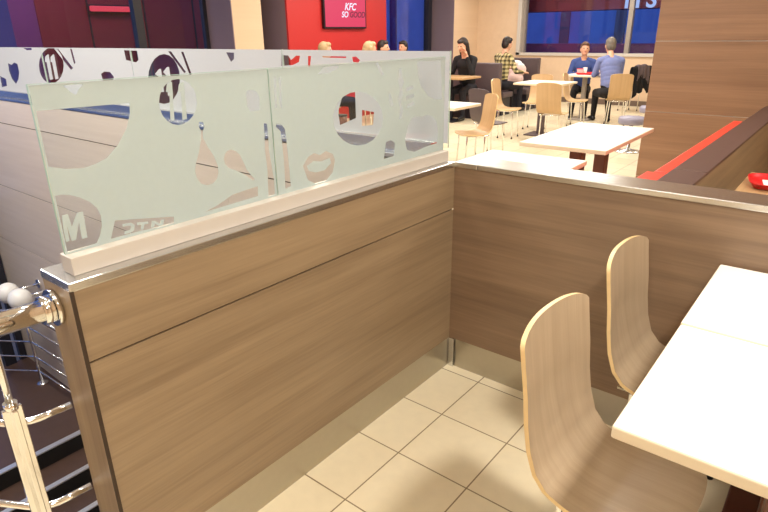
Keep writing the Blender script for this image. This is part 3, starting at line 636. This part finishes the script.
# ------------------------------------------------------------------ people (facing local +X, seat height .43)
def remeshed(mb, voxel, smooth):
    me = bpy.data.meshes.new('t'); mb.bm.to_mesh(me); mb.bm.free()
    o = bpy.data.objects.new('t', me); COL.objects.link(o)
    r = o.modifiers.new('r', 'REMESH'); r.mode = 'VOXEL'; r.voxel_size = voxel; r.use_smooth_shade = True
    s = o.modifiers.new('s', 'SMOOTH'); s.iterations = smooth; s.factor = .5
    out = bpy.data.meshes.new_from_object(o.evaluated_get(bpy.context.evaluated_depsgraph_get()))
    bpy.data.objects.remove(o); bpy.data.meshes.remove(me); return out
def person(name, label, loc, rz, mats, hair, pose=None, voxel=.0075, group=None, long_hair=False, head_yaw=0, head_nod=0, lean=0, scale=1):
    P = dict(eL=(.30, .24, .80), wL=(.44, .12, .815), eR=(.30, -.24, .80), wR=(.44, -.12, .815), kL=(.56, .11, .49), kR=(.56, -.11, .49), aL=(.55, .12, .09), aR=(.55, -.12, .09))
    P.update(pose or {})
    t = thing(name, label, 'person', loc, rz, group); t.scale = (scale,)*3
    mb = MB(); lab = []
    def cap(a, b, r1, r2, m): mb.capsule(a, b, r1, r2); lab.append((Vector(a), Vector(b), r1, r2, m))
    def ell(c, r, m, rot=None):
        mb.ball(c, r, rot, 24, 16); lab.append((Vector(c), Vector(c)+Vector((0, 0, 1e-3)), min(r), min(r), m))
    V = lambda *a: Vector(a)
    L = lambda z: lean*(z-.5)                                  # forward lean with height
    SK, TOP, LEG, SHOE = 0, 1, 2, 3
    ell(V(.12, 0, .53), (.15, .18, .10), LEG)
    ell(V(.12+L(.66), 0, .66), (.115, .16, .14), TOP); ell(V(.115+L(.80), 0, .80), (.12, .165, .15), TOP)
    ell(V(.12+L(.95), 0, .95), (.125, .18, .14), TOP)
    ell(V(.118+L(.73), 0, .73), (.117, .162, .13), TOP); ell(V(.117+L(.875), 0, .875), (.122, .172, .13), TOP)
    for s in (1, -1): cap(V(.115+L(1.05), s*.06, 1.065), V(.12+L(1.02), s*.17, 1.02), .055, .068, TOP)
    cap(V(.12+L(1.07), 0, 1.07), V(.15+L(1.15), 0, 1.16), .058, .052, SK)
    hc = V(.165+L(1.26), 0, 1.265)
    Rh = Euler((0, R(head_nod), R(head_yaw))); RM = Rh.to_matrix()
    hp = lambda x, y, z: hc+RM @ V(x, y, z)
    ell(hc, (.096, .076, .118), SK, Rh); ell(hp(.018, 0, -.062), (.07, .057, .058), SK, Rh)
    cap(hp(.092, 0, .005), hp(.108, 0, -.022), .011, .015, SK)
    for s in (1, -1): ell(hp(-.008, s*.077, -.012), (.020, .010, .032), SK, Rh)
    ell(hp(.078, 0, -.066), (.018, .024, .012), SK, Rh)
    for sd, s in (('L', 1), ('R', -1)):
        sh = V(.12+L(1.02), s*.175, 1.025); e = V(*P['e'+sd]); w = V(*P['w'+sd])
        cap(sh, e, .062, .046, TOP); cap(e, w.lerp(e, .12), .046, .034, TOP); cap(w.lerp(e, .1), w, .027, .024, SK)
        hip = V(.13, s*.09, .525); k = V(*P['k'+sd]); a = V(*P['a'+sd])
        cap(hip, k, .092, .066, LEG); cap(k, a, .064, .042, LEG)
        d = (V(a.x, a.y, 0)-V(hip.x, hip.y, 0)); d = V(1, .1*s, 0)
        cap(a+V(-.03, 0, -.045), a+d*.10+V(0, 0, -.05), .042, .038, SHOE); cap(a+d*.1+V(0, 0, -.05), a+d*.17+V(0, 0, -.058), .038, .03, SHOE)
        # hand: palm, four fingers of their own lengths, thumb off the side
        f = (w-e).normalized(); side = f.cross(V(0, 0, 1)).normalized()*s; up = side.cross(f)*s
        pm = w+f*.05; ell(pm, (.045, .040, .020), SK, f.to_track_quat('X', 'Z').to_euler())
        for q, ln in ((-.030, .062), (-.010, .076), (.011, .070), (.031, .054)):
            b0 = w+f*.085+side*q; b1 = b0+f*ln*.55+side*q*.15-up*.004; b2 = b1+f*ln*.45-up*.022
            cap(b0-f*.02, b1, .0092, .0085, SK); cap(b1, b2, .0085, .007, SK)
        b0 = w+f*.03-side*.034; b1 = b0+f*.03-side*.028-up*.006; b2 = b1+f*.03-side*.006-up*.01
        cap(w+f*.02-side*.02, b1, .012, .0105, SK); cap(b1, b2, .0105, .009, SK)
    me = remeshed(mb, voxel, 3); me.name = name
    n = len(me.polygons); c = np.empty(n*3, 'f'); me.polygons.foreach_get('center', c); c = c.reshape(-1, 3)
    best = np.full(n, 9e9); mi = np.zeros(n, 'i')
    for a, b, r1, r2, m in lab:
        a_ = np.array(a); d = np.array(b)-a_; q = np.clip(((c-a_)@d)/(d@d), 0, 1)
        ds = np.linalg.norm(c-(a_+q[:, None]*d), axis=1)-(r1+(r2-r1)*q)
        k = ds < best; best[k] = ds[k]; mi[k] = m
    mi[(mi == 1) & (c[:, 2] > 1.125) & (abs(c[:, 1]) < .1)] = 0
    me.materials.clear()
    for m in ('skin', *mats): me.materials.append(M[m])
    me.polygons.foreach_set('material_index', mi); me.polygons.foreach_set('use_smooth', np.ones(n, bool)); me.update()
    bo = link('body', me, t)
    hb = MB()
    hb.ball(hp(-.022, 0, .034), (.094, .086, .102), Rh, 24, 16)
    hb.ball(hp(-.05, 0, -.01), (.062, .080, .088), Rh, 24, 16)
    hb.ball(hp(.035, 0, .085), (.058, .066, .042), Rh, 20, 12)
    if long_hair:
        for s in (1, -1): hb.capsule(hp(-.02, s*.072, .03), hp(-.015, s*.085, -.15), .036, .03)
        hb.capsule(hp(-.06, 0, .0), hp(-.07, 0, -.17), .07, .055)
    hm = remeshed(hb, .006, 2); hm.materials.append(M[hair]); hm.polygons.foreach_set('use_smooth', np.ones(len(hm.polygons), bool)); link('hair', hm, t)
    for s in (1, -1): MB().ball(hp(.083, s*.030, .012), .0105, None, 12, 8).build('eye', 'eye', t)
    MB().ball(hp(.090, 0, -.052), (.006, .022, .006), Rh, 12, 8).build('mouth', 'lip', t)
    return t
# woman in black at the wooden table, her hand against her cheek
person('person', 'dark haired person in black, one hand on the cheek, at the wood topped table', (-4.45, 7.67, .02), -86, ('black_cloth', 'dark_cloth', 'shoe'), 'hair_dark',
       dict(eL=(.39, .19, .80), wL=(.425, .105, 1.09), eR=(.30, -.24, .80), wR=(.44, -.22, .815)), long_hair=True, head_yaw=-14, head_nod=20, lean=.30)
person('person', 'person in a yellow and black plaid shirt seen from behind', (-4.28, 8.28, .02), 72, ('plaid', 'dark_cloth', 'shoe'), 'hair_dark',
       dict(eR=(.20, -.33, .78), wR=(.42, -.30, .76)), lean=.12, head_nod=12)
person('person', 'grey haired person in a light blue sweater seated with his back half turned', (-1.96, 8.02, 0), 125, ('blue_knit', 'black_cloth', 'shoe'), 'hair_grey',
       dict(eL=(.34, .24, .80), wL=(.52, .12, .82), eR=(.36, -.20, .80), wR=(.53, -.04, .82), aL=(.62, .10, .09), aR=(.42, -.10, .09)), lean=.34, head_nod=8)
person('person', 'young person in a dark blue sweatshirt facing us across a red tray', (-2.90, 9.12, -.02), -72, ('navy_knit', 'black_cloth', 'shoe'), 'hair_brown',
       dict(eL=(.26, .24, .80), wL=(.40, .05, .83), eR=(.26, -.24, .80), wR=(.40, -.05, .83)), lean=.12, head_yaw=10, scale=.96)
bp = [('person with short blond hair below the left of the red wall screen', -5.476, 4.644, 40, 'grey_cloth', 'hair_blond', False, .0, 1.0),
      ('person with fuller blond hair below the right of the red wall screen', -4.80, 4.93, 60, 'red_cloth', 'hair_blond', True, .0, 1.0),
      ('dark haired person mostly hidden behind the fuller blond head', -5.605, 6.25, 20, 'black_cloth', 'hair_dark', False, .0, 1.0),
      ('dark haired person seated in front of the blue window', -6.0, 7.77, -90, 'black_cloth', 'hair_dark', False, .0, .98)]
for lab, x, y, rz, top, hair, lh, z, sc in bp:
    person('person', lab, (x, y, z), rz, (top, 'dark_cloth', 'shoe'), hair, None, .011, None, lh, scale=sc)
    hx = far_chair('light wood chair under the '+lab.replace('person with ', ''), x, y, rz)

# ------------------------------------------------------------------ far furniture and belongings
def bench(name, label, x0, x1, ys, yb, top):
    t = thing(name, label, 'bench', ((x0+x1)/2, ys, 0)); w = (x1-x0)/2; d = yb-ys; s = 1 if d > 0 else -1
    lo, hi = sorted((0, d)); MB().box((-w, lo, .32), (w, hi, .43), .02).build('seat', 'grey_vinyl', t)
    lo, hi = sorted((d, d+s*.12)); MB().box((-w, lo, .0), (w, hi, top), .02).build('backrest', 'grey_vinyl', t)
    lo, hi = sorted((.05*s, d)); MB().box((-w+.02, lo, 0), (w-.02, hi, .32)).build('plinth', 'frame_dark', t)
bench('bench', 'dark grey upholstered bench behind the person in black', -5.2, -3.98, 7.42, 7.86, .97)
bench('bench', 'dark grey upholstered bench by the back wall with a pale pink bag', -4.9, -3.98, 9.05, 9.5, 1.0)
stp = thing('padded_stool', 'low dark seat under the person in the plaid shirt', 'stool', (-4.2, 8.3, 0))
MB().box((-.2, -.2, .33), (.2, .2, .43), .02).build('seat', 'grey_vinyl', stp)
MB().box((-.16, -.16, 0), (.16, .16, .33)).build('plinth', 'frame_dark', stp)
wt = thing('wooden_table', 'wood topped table in front of the person in black', 'table', (-4.5, 7.02, 0))
MB().box((-.45, -.33, .745), (.45, .3, .78), .004).build('tabletop', 'wood_table', wt)
MB().box((-.04, -.05, .02), (.04, .03, .745), .004).build('column', 'frame_dark', wt)
MB().box((-.2, -.2, 0), (.2, .2, .02), .004).build('foot_plate', 'frame_dark', wt)
tray('red tray in front of the person in black on the wood topped table', (-4.72, 6.98, .781), .36, .28, 5)
tray('red tray on the small white table between the two people in blue', (-2.58, 8.5, .781), .40, .28, 8)
cupm = thing('paper_cup', 'white paper cup standing on the red tray between the two people in blue', 'cup', (-2.66, 8.56, .7925))
MB().lathe([(.028, 0), (.038, .095), (.034, .095), (.026, .005)], (0, 0, 0), 20).build('cup_body', 'paper', cupm)
MB().lathe([(.039, .093), (.04, .1), (.02, .104), (0, .104)], (0, 0, 0), 20).build('lid', 'white', cupm)
# quilted bag on the bench
def lumpy(mb, blobs, voxel, mat, name, parent):
    for c, r in blobs: mb.ball(c, r, None, 20, 12)
    me = remeshed(mb, voxel, 4); me.materials.append(M[mat]); me.polygons.foreach_set('use_smooth', np.ones(len(me.polygons), bool))
    return link(name, me, parent)
bg = thing('quilted_jacket', 'pale pink quilted jacket heaped on the dark bench beside the plaid shirt', 'jacket', (-4.36, 9.24, .43))
lumpy(MB(), [((0, 0, .17), (.19, .14, .17)), ((-.1, 0, .28), (.12, .11, .14)), ((.09, .02, .35), (.14, .11, .12)), ((.0, 0, .45), (.10, .09, .08)), ((-.12, -.05, .12), (.11, .11, .12))], .012, 'pink', 'jacket_body', bg)
lumpy(MB(), [((.02, .01, .48), (.11, .08, .055)), ((.11, .0, .43), (.09, .07, .05))], .012, 'white', 'hood', bg)
ct = thing('black_coat', 'black coat hung over the back of the chair by the wood pillar', 'coat', (-2.12, 10.06, 0), 150)
def drape(name, mat, w, zf, zb, seed, x0=-.012, top=.872, out=.03):
    rnd = random.Random(seed); ph = [rnd.uniform(0, 6) for _ in range(6)]; bm = bmesh.new(); NU, NV = 26, 40; g = []
    for i in range(NU+1):
        u = -1+2*i/NU; row = []
        hf = zf+.05*math.sin(3*u+ph[0])+.03*math.sin(7*u+ph[1]); hb = zb+.06*math.sin(2.6*u+ph[2])+.03*math.sin(8*u+ph[3])
        sag = .02*u*u+.008*math.sin(6*u+ph[4])
        for j in range(NV+1):
            v = j/NV
            if v < .4: a = v/.4; z = hf+(top-sag-.03-hf)*a; x = x0+out+.012
            elif v > .55: a = (v-.55)/.45; z = top-sag-.03+(hb-(top-sag-.03))*a; x = x0-out-.02*math.sin(a*2)
            else: a = (v-.4)/.15*math.pi; z = top-sag-.03+.03*math.sin(a); x = x0+.006-(0)+(out+.006)*math.cos(a)
            s = 1 if v < .475 else -1; k = min(1, abs(v-.475)*4)
            x += s*k*(.014*math.sin(11*u+ph[5]+2*z)+.010*math.sin(19*u+ph[0]))+s*k*.006
            row.append(bm.verts.new((x, w*u*(1+.12*k*math.sin(5*z+ph[1])), z)))
        g.append(row)
    for A, B in zip(g, g[1:]):
        for j in range(NV): bm.faces.new((A[j], A[j+1], B[j+1], B[j])).smooth = True
    me = bpy.data.meshes.new(name); bm.to_mesh(me); bm.free(); me.materials.append(M[mat])
    o = link(name, me, ct); m = o.modifiers.new('thickness', 'SOLIDIFY'); m.thickness = .014; m.offset = 1; return o
drape('coat_body', 'black_cloth', .23, .58, .36, 3)
drape('lining', 'grey_vinyl', .15, .72, .62, 8, out=.047, top=.892)
fb = thing('food_carton', 'pale pink food carton on the red tray in front of the young person', 'carton', (-2.70, 8.44, .7925), 12)
bmc = bmesh.new(); lo = [bmc.verts.new((x, y, 0)) for x, y in ((-.04, -.03), (.04, -.03), (.04, .03), (-.04, .03))]; hi = [bmc.verts.new((x, y, .085)) for x, y in ((-.055, -.038), (.055, -.038), (.055, .038), (-.055, .038))]
bmc.faces.new(lo[::-1]); bmc.faces.new(hi)
for i in range(4): bmc.faces.new((lo[i], lo[(i+1) % 4], hi[(i+1) % 4], hi[i]))
m_ = MB(); m_.merge(bmc); m_.build('carton_body', 'pink', fb); MB().box((-.056, -.04, .078), (.056, .04, .087), .002).build('rim', 'red_plastic', fb)
mg = thing('drink_cup', 'dark cup on the white table seen through the round clear shape of the glass', 'cup', (-1.78, 1.22, .781))
MB().lathe([(.035, 0), (.045, .14), (.04, .14), (.03, .008)], (0, 0, 0), 20).build('cup_body', 'column', mg)
MB().lathe([(.046, .137), (.047, .146), (.02, .15), (0, .15)], (0, 0, 0), 20).build('lid', 'black', mg)

# ------------------------------------------------------------------ outside, beyond the windows
tag(box('pavement', (-30, -12, -2.9), (14, 40, -2.7), 'pavement'), kind='structure')
ob = thing('street_backdrop', 'blue lit building across the street beyond the back window', 'building', (-4, 20, -2.7))
MB().box((-6.4, 0, 0), (10, 4, 9)).build('facade', 'blue_panel', ob)
for k in range(8): MB().box((-6.0+2*k, -.06, .2), (-5.65+2*k, 0, 9)).build('pilaster', 'purple' if k % 3 == 0 else 'mauve', ob)
aw = tag(box('maroon_band', (-6.2, 11.6, 1.93), (1, 12.3, 2.9), 'maroon'), 'maroon band outside along the top of the back window', 'band')  # plain maroon band behind the top of the pane
lw = tag(box('planter_wall', (-6.2, 12.2, -2.7), (1, 12.5, 1.22), 'purple'), 'purple low wall outside along the bottom of the back window', 'low wall')
sb = thing('street_backdrop', 'maroon block standing in for the room reflected in the tall left windows', 'building', (-11, 1.0, -2.7))  # dark red reflection of the room, built as a block outside
MB().box((-3, 1.95, 2.0), (0, 6, 9)).build('facade', 'maroon', sb)
MB().box((-3, 1.5, 2.0), (-.02, 1.95, 9)).build('side_panel', 'purple', sb)
for k in range(3): MB().box((0, 2.9+1.2*k, 2.0), (.02, 2.93+1.2*k, 9)).build('panel_joint', 'frame_dark', sb)
for k in range(8): MB().box((-2.5, -8.9+.95*k, 0), (-2.2, -8.45+.95*k, 9)).build('fin', 'blue_panel' if k % 2 else 'frame_dark', sb)

sl = bpy.data.lights.new('facade_fill', 'AREA'); sl.size = 1.2; sl.energy = FACADE_FILL; sl.color = (1, .62, .5)  # unseen outdoor light, added to brighten the maroon block
so = bpy.data.objects.new('facade_fill', sl); COL.objects.link(so); so.location = (-8.2, 2.5, 4.6); so.rotation_euler = (0, R(50), 0)
sg = thing('red_lamp_reflection', 'glowing red bar in place of a red lamp mirrored in the left window', 'reflection', (-10.84, 4.34, 2.03))  # a red lamp's reflection in the pane, built as a glowing bar
MB().box((-.1, -.42, -.05), (0, .42, .05), .02).build('reflection_bar', 'reflection_red', sg)
MB().box((-.12, -.46, -.08), (-.09, .46, .08)).build('back_plate', 'frame_dark', sg)
ob2 = thing('street_backdrop', 'pale blue lit building beyond the window left of the beige corner', 'building', (-13, 13, -2.7))
MB().box((-4, 0, 0), (0, 14, 10)).build('facade', 'blue_panel', ob2)
for k in range(6): MB().box((0, .9+2.2*k, 0), (.1, 1.2+2.2*k, 10)).build('pilaster', 'purple' if k % 2 else 'frame_dark', ob2)
# ------------------------------------------------------------------ light
wd = bpy.data.worlds.new('dusk'); S.world = wd; wd.use_nodes = True
bgn = wd.node_tree.nodes['Background']; bgn.inputs['Color'].default_value = (.12, .20, .46, 1); bgn.inputs['Strength'].default_value = WORLD
def lamp(x, y, e, size=.6, col=(1, .86, .68), z=2.88):
    l = bpy.data.lights.new('ceiling_lamp_and_fill', 'AREA'); l.shape = 'SQUARE'; l.size = size; l.energy = e; l.color = col
    o = bpy.data.objects.new('ceiling_lamp_and_fill', l); COL.objects.link(o); o.location = (x, y, z)
for a in LAMPS: lamp(*a)

# ------------------------------------------------------------------ camera
cd = bpy.data.cameras.new('camera'); cam = bpy.data.objects.new('camera', cd); COL.objects.link(cam)
cd.sensor_width = 36; cd.lens = 576.363/768*36; cd.clip_start = .05; cd.clip_end = 200
yaw, pitch, roll = -.680417, .368310, -.0131945
fw = Vector((math.sin(yaw)*math.cos(pitch), math.cos(yaw)*math.cos(pitch), -math.sin(pitch)))
rt = fw.cross(Vector((0, 0, 1))).normalized(); up = rt.cross(fw)
r_ = rt*math.cos(roll)+up*math.sin(roll); u_ = -rt*math.sin(roll)+up*math.cos(roll)
cam.matrix_world = Matrix(((r_.x, u_.x, -fw.x, 1.284514), (r_.y, u_.y, -fw.y, -2.071965), (r_.z, u_.z, -fw.z, 1.5), (0, 0, 0, 1)))
S.camera = cam
S.view_settings.view_transform = 'Standard'; S.view_settings.look = 'None'
S.view_settings.exposure = EXPO; S.view_settings.gamma = 1; S.view_settings.use_curve_mapping = False
